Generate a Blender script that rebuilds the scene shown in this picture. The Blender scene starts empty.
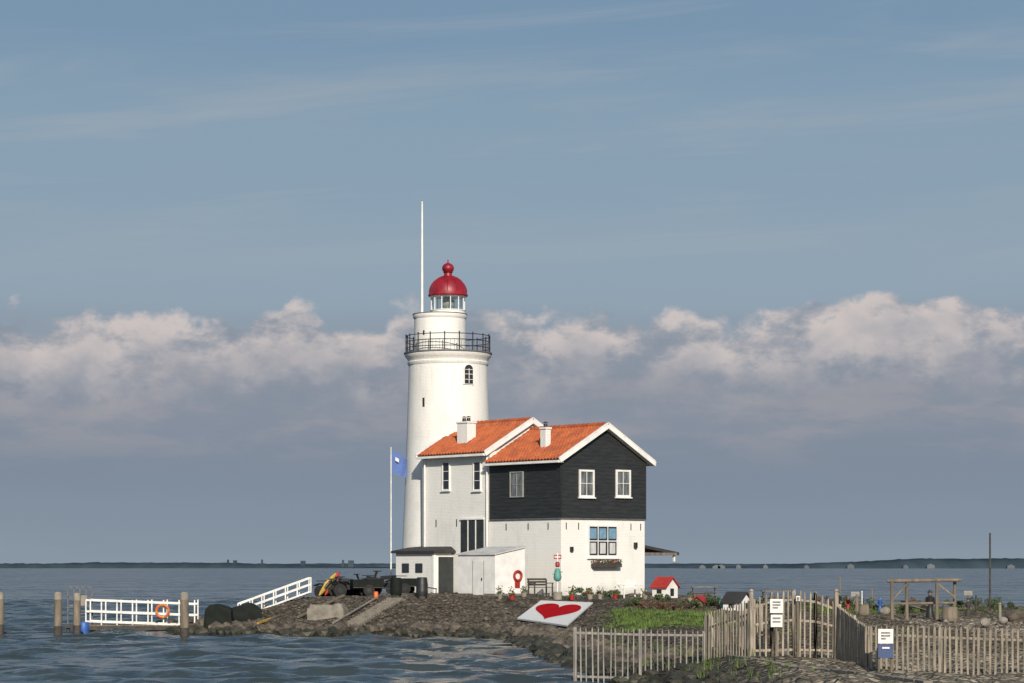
import bpy, bmesh, math, random
import numpy as np
from mathutils import Matrix, Vector, Euler
random.seed(7); np.random.seed(7)
rad=math.radians
S=bpy.context.scene
F=2460.0; CZ=3.2          # focal length in px, eye height above the water
TH=rad(40)

# ------------------------------------------------------------------ materials
def nn(nt,t,**k):
    n=nt.nodes.new(t)
    for a,b in k.items(): setattr(n,a,b)
    return n
def mth(nt,op,a,b=None,c=None,clamp=False):
    n=nn(nt,'ShaderNodeMath',operation=op); n.use_clamp=clamp
    for i,x in enumerate((a,b,c)):
        if x is None: continue
        if isinstance(x,(int,float)): n.inputs[i].default_value=x
        else: nt.links.new(x,n.inputs[i])
    return n.outputs[0]
def mixc(nt,f,a,b,blend='MIX'):
    n=nn(nt,'ShaderNodeMix',data_type='RGBA',blend_type=blend)
    for i,x in ((0,f),(6,a),(7,b)):
        if isinstance(x,(int,float)): n.inputs[i].default_value=x
        elif isinstance(x,tuple): n.inputs[i].default_value=(x[0],x[1],x[2],1)
        else: nt.links.new(x,n.inputs[i])
    return n.outputs[2]
def smooth(nt,x,a,b,lo=0.0,hi=1.0):
    n=nn(nt,'ShaderNodeMapRange',interpolation_type='SMOOTHSTEP')
    nt.links.new(x,n.inputs[0])
    for i,v in enumerate((a,b,lo,hi)): n.inputs[i+1].default_value=v
    return n.outputs[0]
def noise(nt,vec,scale,detail=4,rough=.55,dist=0,out=0):
    n=nn(nt,'ShaderNodeTexNoise'); n.inputs['Scale'].default_value=scale
    n.inputs['Detail'].default_value=detail; n.inputs['Roughness'].default_value=rough
    n.inputs['Distortion'].default_value=dist
    nt.links.new(vec,n.inputs['Vector']); return n.outputs[out]
def vscale(nt,vec,s):
    n=nn(nt,'ShaderNodeVectorMath',operation='MULTIPLY'); nt.links.new(vec,n.inputs[0]); n.inputs[1].default_value=s
    return n.outputs[0]
def newmat(name):
    m=bpy.data.materials.new(name); m.use_nodes=True
    nt=m.node_tree; b=nt.nodes['Principled BSDF']
    g=nn(nt,'ShaderNodeNewGeometry')
    return m,nt,b,g.outputs['Position']
def mat(name,c,rough=.7,var=.25,scale=3,bump=.0,bscale=20,metal=0,stretch=(1,1,1),c2=None,spec=.5):
    m,nt,b,pos=newmat(name)
    v=vscale(nt,pos,stretch)
    f=noise(nt,v,scale,5)
    f=smooth(nt,f,.3,.7)
    d=c2 if c2 else tuple(x*(1-var) for x in c)
    l=tuple(min(1,x*(1+var*.4)) for x in c)
    nt.links.new(mixc(nt,f,d,l),b.inputs['Base Color'])
    b.inputs['Roughness'].default_value=rough; b.inputs['Metallic'].default_value=metal
    b.inputs['Specular IOR Level'].default_value=spec
    if bump:
        bp=nn(nt,'ShaderNodeBump'); bp.inputs['Strength'].default_value=.7; bp.inputs['Distance'].default_value=bump
        nt.links.new(noise(nt,pos,bscale,4),bp.inputs['Height']); nt.links.new(bp.outputs[0],b.inputs['Normal'])
    return m

def white_wall():
    m,nt,b,pos=newmat('white_painted_brick')
    sep=nn(nt,'ShaderNodeSeparateXYZ'); nt.links.new(pos,sep.inputs[0])
    z=sep.outputs[2]
    st=noise(nt,vscale(nt,pos,(1.3,1.3,.22)),1.3,7,.68)
    bl=noise(nt,pos,.7,7,.68)
    f=mth(nt,'MULTIPLY',smooth(nt,st,.50,.76),.34)
    c=mixc(nt,f,(.81,.80,.76),(.50,.47,.41))
    c=mixc(nt,mth(nt,'MULTIPLY',smooth(nt,bl,.46,.74),.30),c,(.58,.56,.51))
    low=mth(nt,'MULTIPLY',smooth(nt,mth(nt,'ADD',z,mth(nt,'MULTIPLY',bl,1.2)),3.0,2.1),.55)
    c=mixc(nt,low,c,(.34,.32,.27))
    # run-off stains below the gallery cornice
    gal=mth(nt,'MULTIPLY',mth(nt,'MULTIPLY',smooth(nt,z,11.5,14.8),smooth(nt,z,15.1,14.9)),smooth(nt,noise(nt,vscale(nt,pos,(4,4,.2)),1.5,4,.6),.5,.7))
    c=mixc(nt,mth(nt,'MULTIPLY',gal,.4),c,(.40,.37,.31))
    nt.links.new(c,b.inputs['Base Color']); b.inputs['Roughness'].default_value=.75
    w=mth(nt,'PINGPONG',z,.04)
    h=mth(nt,'ADD',mth(nt,'MULTIPLY',smooth(nt,w,0,.012),.5),noise(nt,pos,12,5,.6))
    bp=nn(nt,'ShaderNodeBump'); bp.inputs['Strength'].default_value=.7; bp.inputs['Distance'].default_value=.02
    nt.links.new(h,bp.inputs['Height']); nt.links.new(bp.outputs[0],b.inputs['Normal'])
    return m
def black_boards():
    m,nt,b,pos=newmat('tarred_weatherboard')
    sep=nn(nt,'ShaderNodeSeparateXYZ'); nt.links.new(pos,sep.inputs[0])
    saw=mth(nt,'FRACT',mth(nt,'DIVIDE',sep.outputs[2],.2))
    n1=noise(nt,vscale(nt,pos,(1,1,8)),1.5,5)
    c=mixc(nt,smooth(nt,n1,.3,.7),(.013,.015,.016),(.026,.029,.030))
    c=mixc(nt,smooth(nt,saw,.12,0),c,(.007,.007,.008))
    nt.links.new(c,b.inputs['Base Color']); b.inputs['Roughness'].default_value=.6
    bp=nn(nt,'ShaderNodeBump'); bp.inputs['Strength'].default_value=.6; bp.inputs['Distance'].default_value=.02
    nt.links.new(mth(nt,'SUBTRACT',1.0,saw),bp.inputs['Height']); nt.links.new(bp.outputs[0],b.inputs['Normal'])
    return m
def roof_tiles():
    m,nt,b,pos=newmat('orange_pantiles')
    vo=nn(nt,'ShaderNodeTexVoronoi'); vo.inputs['Scale'].default_value=3.6; nt.links.new(pos,vo.inputs['Vector'])
    n1=noise(nt,pos,1.1,5,.6); n2=noise(nt,pos,9,3)
    c=mixc(nt,vo.outputs['Color'],(.34,.075,.024),(.48,.125,.036))
    c=mixc(nt,mth(nt,'MULTIPLY',smooth(nt,n1,.46,.70),.7),c,(.22,.060,.028))
    c=mixc(nt,mth(nt,'MULTIPLY',smooth(nt,n2,.6,.75),.6),c,(.14,.09,.05))
    nt.links.new(c,b.inputs['Base Color']); b.inputs['Roughness'].default_value=.7
    return m
def glass_dark():
    m,nt,b,pos=newmat('window_glass')
    b.inputs['Base Color'].default_value=(.025,.03,.035,1); b.inputs['Roughness'].default_value=.06
    b.inputs['IOR'].default_value=1.5
    bp=nn(nt,'ShaderNodeBump'); bp.inputs['Strength'].default_value=.15; bp.inputs['Distance'].default_value=.02
    nt.links.new(noise(nt,pos,1.5,2),bp.inputs['Height']); nt.links.new(bp.outputs[0],b.inputs['Normal'])
    return m
def glass_clear():
    m,nt,b,pos=newmat('lantern_glass')
    t=nn(nt,'ShaderNodeBsdfTransparent'); t.inputs[0].default_value=(.86,.91,.91,1)
    g=nn(nt,'ShaderNodeBsdfGlossy'); g.inputs['Roughness'].default_value=.03
    mx=nn(nt,'ShaderNodeMixShader'); mx.inputs[0].default_value=.12
    nt.links.new(t.outputs[0],mx.inputs[1]); nt.links.new(g.outputs[0],mx.inputs[2])
    nt.links.new(mx.outputs[0],nt.nodes['Material Output'].inputs['Surface'])
    return m
WHITE=white_wall(); BLACK=black_boards(); TILE=roof_tiles(); GLASS=glass_dark(); LGLASS=glass_clear()
TRIM=mat('white_trim_paint',(.80,.79,.76),.5,.12,2)
RAILW=mat('white_rail_paint',(.74,.74,.71),.5,.2,3)
IRON=mat('black_ironwork',(.02,.02,.022),.5,.3,4)
RUBBER=mat('tyre_rubber',(.018,.018,.018),.85,.3,6)
RED=mat('red_dome_paint',(.27,.010,.022),.45,.35,2)
LEAD=mat('lead_flashing',(.12,.125,.13),.6,.3,3)
DARKROOF=mat('bitumen_roof',(.035,.035,.036),.8,.3,2)
GREYROOF=mat('light_roof_sheet',(.58,.58,.56),.6,.25,1.5)
CURT=mat('net_curtain',(.55,.56,.55),.9,.3,6,stretch=(5,5,.4))
BLUECURT=mat('blue_blind',(.16,.30,.42),.8,.2,6)
WOOD=mat('weathered_wood',(.20,.165,.125),.85,.4,5,.01,30,stretch=(1,1,.2))
DWOOD=mat('dark_wet_wood',(.06,.052,.045),.8,.4,4,.01,20)
PICKET=mat('picket_weathered',(.33,.285,.225),.75,.5,3,stretch=(6,6,.6))
PICKETG=mat('galvanised_fence',(.26,.245,.22),.6,.4,3,stretch=(5,5,.6))
STONE=mat('basalt_rock',(.125,.104,.080),.88,.5,2.5,.03,14,c2=(.040,.034,.028))
STONEW=mat('wet_weedy_rock',(.050,.046,.031),.6,.5,2.5,.03,14,c2=(.015,.017,.010))
PALE=mat('pale_boulder',(.27,.245,.205),.9,.3,2,.02,12)
GRASSM=mat('grass_blades',(.105,.165,.032),.8,.4,1.2,c2=(.065,.10,.022))
LEAF=mat('shrub_leaves',(.055,.085,.03),.8,.5,2)
HEATH=mat('russet_plants',(.13,.075,.045),.85,.5,3)
TARP=mat('beige_tarp',(.22,.20,.165),.8,.3,3,.03,4)
DTARP=mat('dark_green_tarp',(.010,.014,.012),.8,.3,3,.03,3,spec=.2)
REDP=mat('red_plastic',(.36,.025,.02),.5,.2,3)
YELP=mat('yellow_paint',(.5,.32,.05),.6,.3,3)
ORAP=mat('orange_plastic',(.6,.13,.03),.5,.2,3)
BLUEP=mat('blue_plastic',(.03,.10,.35),.5,.2,3)
TEAL=mat('teal_paint',(.10,.30,.26),.6,.25,3)
FLAGM=mat('blue_flag_cloth',(.10,.17,.42),.85,.15,3)
SIGNW=mat('sign_white',(.74,.74,.72),.7,.08,6,spec=.2)
SIGNB=mat('sign_blue',(.03,.06,.16),.5,.15,3)
HEARTR=mat('heart_red',(.44,.006,.012),.95,.15,2,spec=.05)
CONC=mat('concrete_step',(.20,.18,.15),.9,.3,3,.01,20)
DOOR=mat('dark_door',(.03,.035,.035),.4,.3,3)

# ------------------------------------------------------------------ mesh builder
class MB:
    def __init__(s,M=None): s.v=[];s.f=[];s.mi=[];s.mats=[];s.M=M or Matrix()
    def add(s,vs,fs,m,T=None):
        if m not in s.mats: s.mats.append(m)
        k=s.mats.index(m); o=len(s.v)
        A=s.M@T if T else s.M
        s.v+= [tuple(A@Vector(p)) for p in vs]
        s.f+= [tuple(i+o for i in f) for f in fs]; s.mi+=[k]*len(fs)
    def box(s,c,d,m,T=None,rz=0,tilt=None):
        x,y,z=[q/2 for q in d]
        vs=[(a,b,e) for e in(-z,z) for b in(-y,y) for a in(-x,x)]
        fs=[(0,2,3,1),(4,5,7,6),(0,1,5,4),(2,6,7,3),(0,4,6,2),(1,3,7,5)]
        B=Matrix.Translation(c)@Matrix.Rotation(rz,4,'Z')
        if tilt: B=B@tilt
        s.add(vs,fs,m,(T@B) if T else B)
    def rng(s,x0,x1,y0,y1,z0,z1,m,T=None):
        s.box(((x0+x1)/2,(y0+y1)/2,(z0+z1)/2),(x1-x0,y1-y0,z1-z0),m,T)
    def beam(s,p,q,w,h,m,up=(0,0,1)):
        p=Vector(p);q=Vector(q);d=q-p;L=d.length;d.normalize()
        r=d.cross(Vector(up)); 
        if r.length<1e-3: r=d.cross(Vector((0,1,0)))
        r.normalize(); u=r.cross(d)
        R=Matrix((r,d,u)).transposed().to_4x4()
        T=Matrix.Translation((p+q)/2)@R
        x,y,z=w/2,L/2,h/2
        vs=[(a,b,e) for e in(-z,z) for b in(-y,y) for a in(-x,x)]
        fs=[(0,2,3,1),(4,5,7,6),(0,1,5,4),(2,6,7,3),(0,4,6,2),(1,3,7,5)]
        s.add(vs,fs,m,T)
    def cyl(s,p,q,r0,r1,m,n=12):
        p=Vector(p);q=Vector(q);d=(q-p).normalized()
        a=d.orthogonal().normalized(); b=d.cross(a)
        vs=[];
        for c,r in((p,r0),(q,r1)):
            for i in range(n):
                t=2*math.pi*i/n; vs.append(c+a*math.cos(t)*r+b*math.sin(t)*r)
        fs=[(i,(i+1)%n,n+(i+1)%n,n+i) for i in range(n)]
        fs+=[tuple(range(n))[::-1],tuple(range(n,2*n))]
        s.add(vs,fs,m)
    def lathe(s,cx,cy,prof,m,n=48):
        vs=[];fs=[]
        for r,z in prof:
            for i in range(n):
                t=2*math.pi*i/n; vs.append((cx+r*math.cos(t),cy+r*math.sin(t),z))
        for j in range(len(prof)-1):
            for i in range(n):
                k=(i+1)%n; fs.append((j*n+i,j*n+k,(j+1)*n+k,(j+1)*n+i))
        fs.append(tuple(range(n))[::-1]); o=(len(prof)-1)*n; fs.append(tuple(range(o,o+n)))
        s.add(vs,fs,m)
    def ring(s,cx,cy,z,r,t,m,n=40,a0=0,a1=360):
        for i in range(n):
            a=rad(a0+(a1-a0)*i/n); b=rad(a0+(a1-a0)*(i+1)/n)
            s.cyl((cx+r*math.cos(a),cy+r*math.sin(a),z),(cx+r*math.cos(b),cy+r*math.sin(b),z),t,t,m,5)
    def poly(s,pts,m,T=None): s.add(pts,[tuple(range(len(pts)))],m,T)
    def prism(s,pts,h,m,T=None):
        n=len(pts)
        vs=[(x,y,0) for x,y in pts]+[(x,y,h) for x,y in pts]
        fs=[tuple(range(n))[::-1],tuple(range(n,2*n))]+[(i,(i+1)%n,n+(i+1)%n,n+i) for i in range(n)]
        s.add(vs,fs,m,T)
    def build(s,name,parent=None,smooth=True,bevel=0):
        me=bpy.data.meshes.new(name)
        P=np.array(s.v); c=np.array([(P[:,0].min()+P[:,0].max())/2,(P[:,1].min()+P[:,1].max())/2,P[:,2].min()])
        if parent is not None: c=np.array(parent.location)
        me.from_pydata([tuple(p) for p in (P-c)],[],s.f)
        for m in s.mats: me.materials.append(m)
        me.polygons.foreach_set('material_index',s.mi)
        bm=bmesh.new(); bm.from_mesh(me); bmesh.ops.recalc_face_normals(bm,faces=bm.faces); bm.to_mesh(me); bm.free()
        if smooth:
            me.polygons.foreach_set('use_smooth',[True]*len(me.polygons)); me.set_sharp_from_angle(angle=rad(38))
        o=bpy.data.objects.new(name,me); S.collection.objects.link(o)
        if parent is not None: o.parent=parent
        else: o.location=c
        if bevel:
            bv=o.modifiers.new('bevel','BEVEL'); bv.width=bevel; bv.segments=2; bv.limit_method='ANGLE'
        return o
def empty(name,loc):
    e=bpy.data.objects.new(name,None); S.collection.objects.link(e); e.location=loc; e.empty_display_size=.5; return e
def ico(sub=1):
    bm=bmesh.new(); bmesh.ops.create_icosphere(bm,subdivisions=sub,radius=1)
    v=np.array([x.co[:] for x in bm.verts]); f=[tuple(q.index for q in p.verts) for p in bm.faces]; bm.free(); return v,f
I1=ico(1); I2=ico(2)
def rock(b,x,y,z,r,m,src=I1,flat=.7,jit=.28):
    v,f=src
    v=v*(1+np.random.uniform(-jit,jit,(len(v),1)))
    sc=np.array([r*random.uniform(.7,1.3),r*random.uniform(.7,1.3),r*flat*random.uniform(.8,1.2)])
    v=v*sc; a=random.uniform(0,6.28); ca,sa=math.cos(a),math.sin(a)
    v=np.stack([v[:,0]*ca-v[:,1]*sa+x,v[:,0]*sa+v[:,1]*ca+y,v[:,2]+z],1)
    if m not in b.mats: b.mats.append(m)
    k=b.mats.index(m); o=len(b.v); b.v+=[tuple(p) for p in v]; b.f+=[tuple(i+o for i in q) for q in f]; b.mi+=[k]*len(f)

# ------------------------------------------------------------------ terrain
SH=np.array([(-18.5,123.5),(-15.6,118.2),(-12,115.6),(-9.8,114.3),(-5.2,114),(-1.9,112),(.34,104.5),(1.0,97),(1.3,90),(2.05,80),(3.1,71),(3.8,65),(4.5,50),(4,30),(-60,28),(-60,-30),(95,-30),(95,137),(30,137),(14,139),(9,146),(-2,151),(-11,147),(-16,136)],float)
def sdist(x,y):
    x=np.asarray(x,float);y=np.asarray(y,float)
    d=np.full(x.shape,1e9); ins=np.zeros(x.shape,bool); n=len(SH)
    for i in range(n):
        ax,ay=SH[i];bx,by=SH[(i+1)%n]
        ex,ey=bx-ax,by-ay
        t=np.clip(((x-ax)*ex+(y-ay)*ey)/(ex*ex+ey*ey),0,1)
        d=np.minimum(d,np.hypot(x-ax-t*ex,y-ay-t*ey))
        c=((ay>y)!=(by>y)); 
        with np.errstate(divide='ignore',invalid='ignore'):
            xi=ax+(y-ay)*ex/(ey if ey!=0 else 1e-9)
        ins^= c&(x<xi)
    return np.where(ins,d,-d)
CT=[(0,131,1.78,10),(6,131,1.75,10),(-5,126,1.78,9.5),(-4,136,1.78,9),(2,120,1.7,10.5),(-10,125,1.65,8),(-10,133,1.6,7),(-16,122,.75,3),(-16,130,.8,4),
 (8,122,1.5,8),(8,108,1.15,6),(6,96,.95,4.5),(6,84,.6,3.5),(6,72,.7,2.4),(7,65,.76,2),(8,55,.75,2.4),(11,62,.5,2.4),(14,60,.5,2.4),(20,60,.6,3),
 (12,75,.75,3),(15,90,.9,4),(15,110,1.0,5),(14,130,1.1,5),(25,130,1.0,4),(25,110,1.0,4),(30,90,1.0,4),(50,80,1,4),(60,130,1,4),(0,10,1.5,4),(-40,0,1.5,4),(50,0,1.5,4),(12,35,.9,3)]
def height(x,y):
    x=np.asarray(x,float);y=np.asarray(y,float)
    d=sdist(x,y); wt=0;T=0;R=0
    for cx,cy,t,r in CT:
        w=1/(((x-cx)**2+((y-cy)*.8)**2)**1.6+.5); wt=wt+w;T=T+w*t;R=R+w*r
    T=T/wt;R=R/wt
    q=np.clip(d/R,0,1)
    s=.12+.88*q
    s=np.where(q>.85,.12+.88*(.85+.15*np.sin((q-.85)/.15*math.pi/2)),s)
    return np.where(d>0,T*s,np.clip(.1+d*.22,-3,.1))
def bump2(x,y):
    return .035*np.sin(x*2.1+1.3*np.sin(y*1.7))+.03*np.sin(y*2.7+1.1*np.sin(x*1.9+2))+.02*np.sin(x*5.3+y*4.1)
def gh(x,y): return float(height(np.array([x]),np.array([y]))[0])
def X(px,D): return (px-512)/F*D
def Z(py,D): return CZ-(py-567)/F*D
def on_ground(px,py,d0=52,d1=140):
    D=np.arange(d0,d1,.1); xs=(px-512)/F*D; zs=CZ-(py-567)/F*D
    h=height(xs,D); idx=np.where(h>=zs)[0]
    D0=D[idx[0]] if len(idx) else D[np.argmin(zs-h)]
    return X(px,D0),D0,gh(X(px,D0),D0)

def axis(a,b,st,lo,hi,big):
    m=np.arange(a,b+1e-6,st); l=np.arange(a-big,lo-big,-big)[::-1]; h=np.arange(b+big,hi+big,big)
    return np.concatenate([l,m,h])
def grid_mesh(name,gx,gy,HH):
    XX,YY=np.meshgrid(gx,gy); ny,nx=XX.shape
    vs=np.stack([XX.ravel(),YY.ravel(),HH.ravel()],1)
    i=np.arange((ny-1)*(nx-1)); r=i//(nx-1); c=i%(nx-1); a=r*nx+c
    fs=np.stack([a,a+1,a+nx+1,a+nx],1)
    me=bpy.data.meshes.new(name); me.from_pydata(vs.tolist(),[],fs.tolist())
    me.polygons.foreach_set('use_smooth',[True]*len(me.polygons))
    return me
gx=axis(-24,34,.2,-70,100,3); gy=axis(46,154,.22,-35,175,3)
XX,YY=np.meshgrid(gx,gy); HH=height(XX,YY); DD=sdist(XX,YY)
HH=HH+bump2(XX,YY)*np.clip(DD/1.5,0,1)+np.random.normal(0,.022,HH.shape)*(DD>0)
me=grid_mesh('ground',gx,gy,HH)
def ss(x,a,b):
    t=np.clip((x-a)/(b-a),0,1); return t*t*(3-2*t)
def field(x,y,s,seed):
    rs=np.random.RandomState(seed); o=0
    for k in range(5):
        f=s*(1.9**k); a=rs.uniform(0,6.28,4)
        o=o+(.6**k)*(np.sin(x*f+a[0]+1.7*np.sin(y*f*.7+a[1]))*np.cos(y*f*1.1+a[2]+1.3*np.sin(x*f*.8+a[3])))
    return o/2.0
nz=field(XX,YY,.35,3)
def grass_mask(x,y):
    n=field(x,y,.35,3)
    g=ss(x+n*1.2,3.5,4.9)*ss(y+n*2,90,95)*(1-ss(y+n*2,110,114))*(1-ss(x+n*1.5,8.6,9.8))
    g=np.maximum(g,.75*ss(x+n,13,16)*ss(y+n*3,112,118)*(1-ss(y,128,134))*ss(n,-.2,.4))
    g=np.maximum(g,.7*ss(y,76,81)*(1-ss(y,88,94))*ss(x+n,5.0,6.8)*ss(n,-.1,.4))
    return g
G=grass_mask(XX,YY)
col=np.empty(XX.shape+(4,)); base=np.array([.122,.102,.078]); 
col[...,3]=1
def lay(c,m):
    for k in range(3): col[...,k]=col[...,k]*(1-m)+c[k]*m
for k in range(3): col[...,k]=base[k]
lay((.160,.136,.104),ss(nz,-.1,.6)*.5)
lay((.070,.059,.047),ss(field(XX,YY,.9,11),.1,.7)*.55)
lay((.18,.152,.11),ss(XX,7,10)*.7)
lay((.28,.245,.185),ss(YY,48,50)*(1-ss(YY+nz*2,70,74))*ss(XX+nz*.5,5.6,6.8)*.85)
lay((.09,.083,.072),ss(YY,48,50)*(1-ss(YY,72,76))*(1-ss(XX,5.6,6.6))*.8)
lay((.34,.29,.22),ss(XX+nz,15,17)*ss(YY,80,84)*(1-ss(YY,100,106))*.8)
lay((.085,.122,.030),G)
lay((.14,.09,.06),ss(XX,5.5,6.5)*(1-ss(XX,10,11))*ss(YY,113,116)*(1-ss(YY,121,124))*.7)
lay((.20,.178,.145),ss(YY,122.5,124)*(1-ss(YY,148,150))*ss(XX,-8,-6)*(1-ss(XX,8,9))*.6)
lay((.05,.046,.034),(1-ss(DD,.3,1.6)))
ca=me.color_attributes.new('cover','FLOAT_COLOR','POINT'); ca.data.foreach_set('color',col.reshape(-1))
m,nt,b,pos=newmat('ground_cover')
at=nn(nt,'ShaderNodeAttribute'); at.attribute_name='cover'
vo=nn(nt,'ShaderNodeTexVoronoi'); vo.inputs['Scale'].default_value=4.5; nt.links.new(pos,vo.inputs['Vector'])
vo2=nn(nt,'ShaderNodeTexVoronoi'); vo2.inputs['Scale'].default_value=4.5; vo2.feature='DISTANCE_TO_EDGE'; nt.links.new(pos,vo2.inputs['Vector'])
hue=nn(nt,'ShaderNodeSeparateColor'); nt.links.new(vo.outputs['Color'],hue.inputs[0])
k=mth(nt,'ADD',mth(nt,'MULTIPLY',hue.outputs[0],1.05),.45)
k=mth(nt,'MULTIPLY',k,mth(nt,'ADD',mth(nt,'MULTIPLY',noise(nt,pos,.6,6,.65),1.3),.35))
k=mth(nt,'MULTIPLY',k,smooth(nt,vo2.outputs[0],0,.06,.3,1))
comb=nn(nt,'ShaderNodeCombineColor'); [nt.links.new(k,comb.inputs[q]) for q in range(3)]
nt.links.new(mixc(nt,1.0,at.outputs['Color'],comb.outputs[0],'MULTIPLY'),b.inputs['Base Color'])
b.inputs['Roughness'].default_value=.95; b.inputs['Specular IOR Level'].default_value=.2
bp=nn(nt,'ShaderNodeBump'); bp.inputs['Strength'].default_value=1; bp.inputs['Distance'].default_value=.08
hgt=mth(nt,'ADD',smooth(nt,vo2.outputs[0],0,.25),mth(nt,'MULTIPLY',noise(nt,pos,7,5),.8))
nt.links.new(hgt,bp.inputs['Height']); nt.links.new(bp.outputs[0],b.inputs['Normal'])
me.materials.append(m)
o=bpy.data.objects.new('ground',me); S.collection.objects.link(o)
sb=MB(); sb.poly([(-12000,-3000,-3.3),(12000,-3000,-3.3),(12000,14000,-3.3),(-12000,14000,-3.3)],DWOOD); sb.build('seabed',smooth=False)

# ------------------------------------------------------------------ water: wind chop as real geometry, finer ripples as surface slope
m,nt,b,pos=newmat('lake_water')
pch=noise(nt,vscale(nt,pos,(.02,.05,1)),1,4,.6)
nt.links.new(mixc(nt,smooth(nt,pch,.35,.65),(.030,.043,.048),(.042,.058,.064)),b.inputs['Base Color'])
b.inputs['IOR'].default_value=1.33; b.inputs['Specular IOR Level'].default_value=.34
b.inputs['Roughness'].default_value=.16
def slopes(sc,st,det,ax,ay):
    n=noise(nt,vscale(nt,pos,st),sc,det,.55,.3,out=1)
    s=nn(nt,'ShaderNodeVectorMath',operation='SUBTRACT'); nt.links.new(n,s.inputs[0]); s.inputs[1].default_value=(.5,.5,.5)
    return vscale(nt,s.outputs[0],(ax,ay,0))
def vadd(a,c_):
    s=nn(nt,'ShaderNodeVectorMath',operation='ADD'); nt.links.new(a,s.inputs[0])
    if isinstance(c_,tuple): s.inputs[1].default_value=c_
    else: nt.links.new(c_,s.inputs[1])
    return s.outputs[0]
sl_=vadd(slopes(1.0,(.4,.8,1),3,1.2,2.2),slopes(1.0,(1.8,2.6,1),4,.9,1.3))
sl_=vadd(sl_,slopes(1.0,(.05,.18,1),3,.3,1.0))
g2=[n for n in nt.nodes if n.type=='NEW_GEOMETRY'][0]
nrm=vadd(sl_,g2.outputs['Normal'])
nm=nn(nt,'ShaderNodeVectorMath',operation='NORMALIZE'); nt.links.new(nrm,nm.inputs[0]); nt.links.new(nm.outputs[0],b.inputs['Normal'])
def grow(a,lim,st,f=1.25):
    o=[]; 
    while abs(a)<abs(lim): a+=st; st*=f; o.append(a)
    return o
gx=np.concatenate([grow(-45,-12000,-.5)[::-1],np.arange(-45,14,.22),grow(14,12000,.5)])
gy=np.concatenate([grow(58,-3000,-.5,1.3)[::-1],np.arange(58,135,.2),np.arange(135,260,.6),grow(260,14000,1.5)])
WX,WY=np.meshgrid(gx,gy); rs=np.random.RandomState(4); H=np.zeros_like(WX)
for k in range(32):
    lam=rs.uniform(.8,4.5); a=rad(rs.normal(68,28)); kx,ky=2*math.pi/lam*math.cos(a),2*math.pi/lam*math.sin(a)
    H+=.0105*lam**.8*np.sin(kx*WX+ky*WY+rs.uniform(0,6.28)+.6*np.sin(WX*.13+k)+.5*np.sin(WY*.11+k*2))
fade=ss(WX,-60,-44)*(1-ss(WX,13.5,20))*ss(WY,52,60)*(1-ss(WY,200,270))
env=.75+.25*field(WX,WY,.07,8)
H=H*fade*env
wm=grid_mesh('lake_water',gx,gy,H); wm.materials.append(m)
o=bpy.data.objects.new('lake_water',wm); S.collection.objects.link(o)

# ------------------------------------------------------------------ far shore
hz=mat('distant_treeline_hazed',(.050,.072,.090),1,.3,.01,c2=(.028,.045,.060),spec=0)  # bluish distance haze painted into the base colour of trees and far buildings
def coast(name,D,x0,x1,hmin,hmax,seed,step=9):
    rs=np.random.RandomState(seed); n=int((x1-x0)/step); b=MB(); xs=np.linspace(x0,x1,n)
    hgt=field(xs,xs*0+seed,.004,seed)*.5+.5
    hgt=hmin+(hmax-hmin)*np.clip(hgt,0,1)+rs.uniform(-1,1,n)*(hmax-hmin)*.13
    ends=np.minimum(1,np.minimum(np.arange(n),np.arange(n)[::-1])/60.); hgt=np.maximum(hgt*ends,.3)
    vs=[];fs=[]
    for j in range(n):
        vs+=[(xs[j],D,0),(xs[j],D+15,hgt[j]*.6),(xs[j],D+45,hgt[j]),(xs[j],D+120,0)]
    for j in range(n-1):
        for k in range(3): fs.append((j*4+k,j*4+4+k,j*4+5+k,j*4+1+k))
    b.add(vs,fs,hz); return b.build(name)
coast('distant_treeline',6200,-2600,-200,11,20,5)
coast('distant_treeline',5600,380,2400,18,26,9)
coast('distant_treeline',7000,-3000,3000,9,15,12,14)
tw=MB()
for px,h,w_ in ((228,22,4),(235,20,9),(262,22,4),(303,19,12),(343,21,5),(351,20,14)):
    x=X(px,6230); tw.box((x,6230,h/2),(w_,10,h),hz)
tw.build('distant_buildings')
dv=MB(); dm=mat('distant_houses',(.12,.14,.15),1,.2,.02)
for px in (702,716,721,738,765,806,850,905,930,1010):
    x=X(px,5590); w=random.uniform(10,22); h=random.uniform(4,7); dv.prism([(-w/2,0),(w/2,0),(w/2,h),(0,h+4),(-w/2,h)],12,dm,Matrix.Translation((x,5590,0))@Matrix.Rotation(rad(90),4,'X'))
dv.build('distant_village')

# ------------------------------------------------------------------ keeper's house
CX,CY=2.53,127.0
HM=Matrix.Translation((CX,CY,0))@Matrix.Rotation(TH,4,'Z')
ct,st=math.cos(TH),math.sin(TH)
def gX(px): k=(px-512)/F; return (CY*k-CX)/(ct-st*k)
def sY(px,xo=0): k=(px-512)/F; return (CX+xo*ct-k*(CY+xo*st))/(st+ct*k)
def gZ(py,x): return Z(py,CY+st*x)
def sZ(py,y): return Z(py,CY+ct*y)
house=empty('lighthouse_keepers_house',(CX,CY,1.7))
L1,L2=5.76,11.6; RX=2.95
RZ=Matrix.Rotation(rad(90),4,'X')
b=MB(HM)
b.rng(0,5.9,0,L1,1.2,5.73,WHITE)
b.rng(.003,5.8,L1+.002,L2,1.2,9.40,WHITE)
b.prism([(0.05,9.40),(5.8,9.40),(RX,11.08)],5.7,WHITE,Matrix.Translation((0,L2,0))@RZ)
b.build('walls_white',house)
b=MB(HM)
b.prism([(-.06,5.70),(5.96,5.70),(5.96,8.82),(RX,10.5),(-.06,8.82)],L1+.05,BLACK,Matrix.Translation((0,L1-.01,0))@RZ)
b.build('walls_weatherboard',house)
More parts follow.
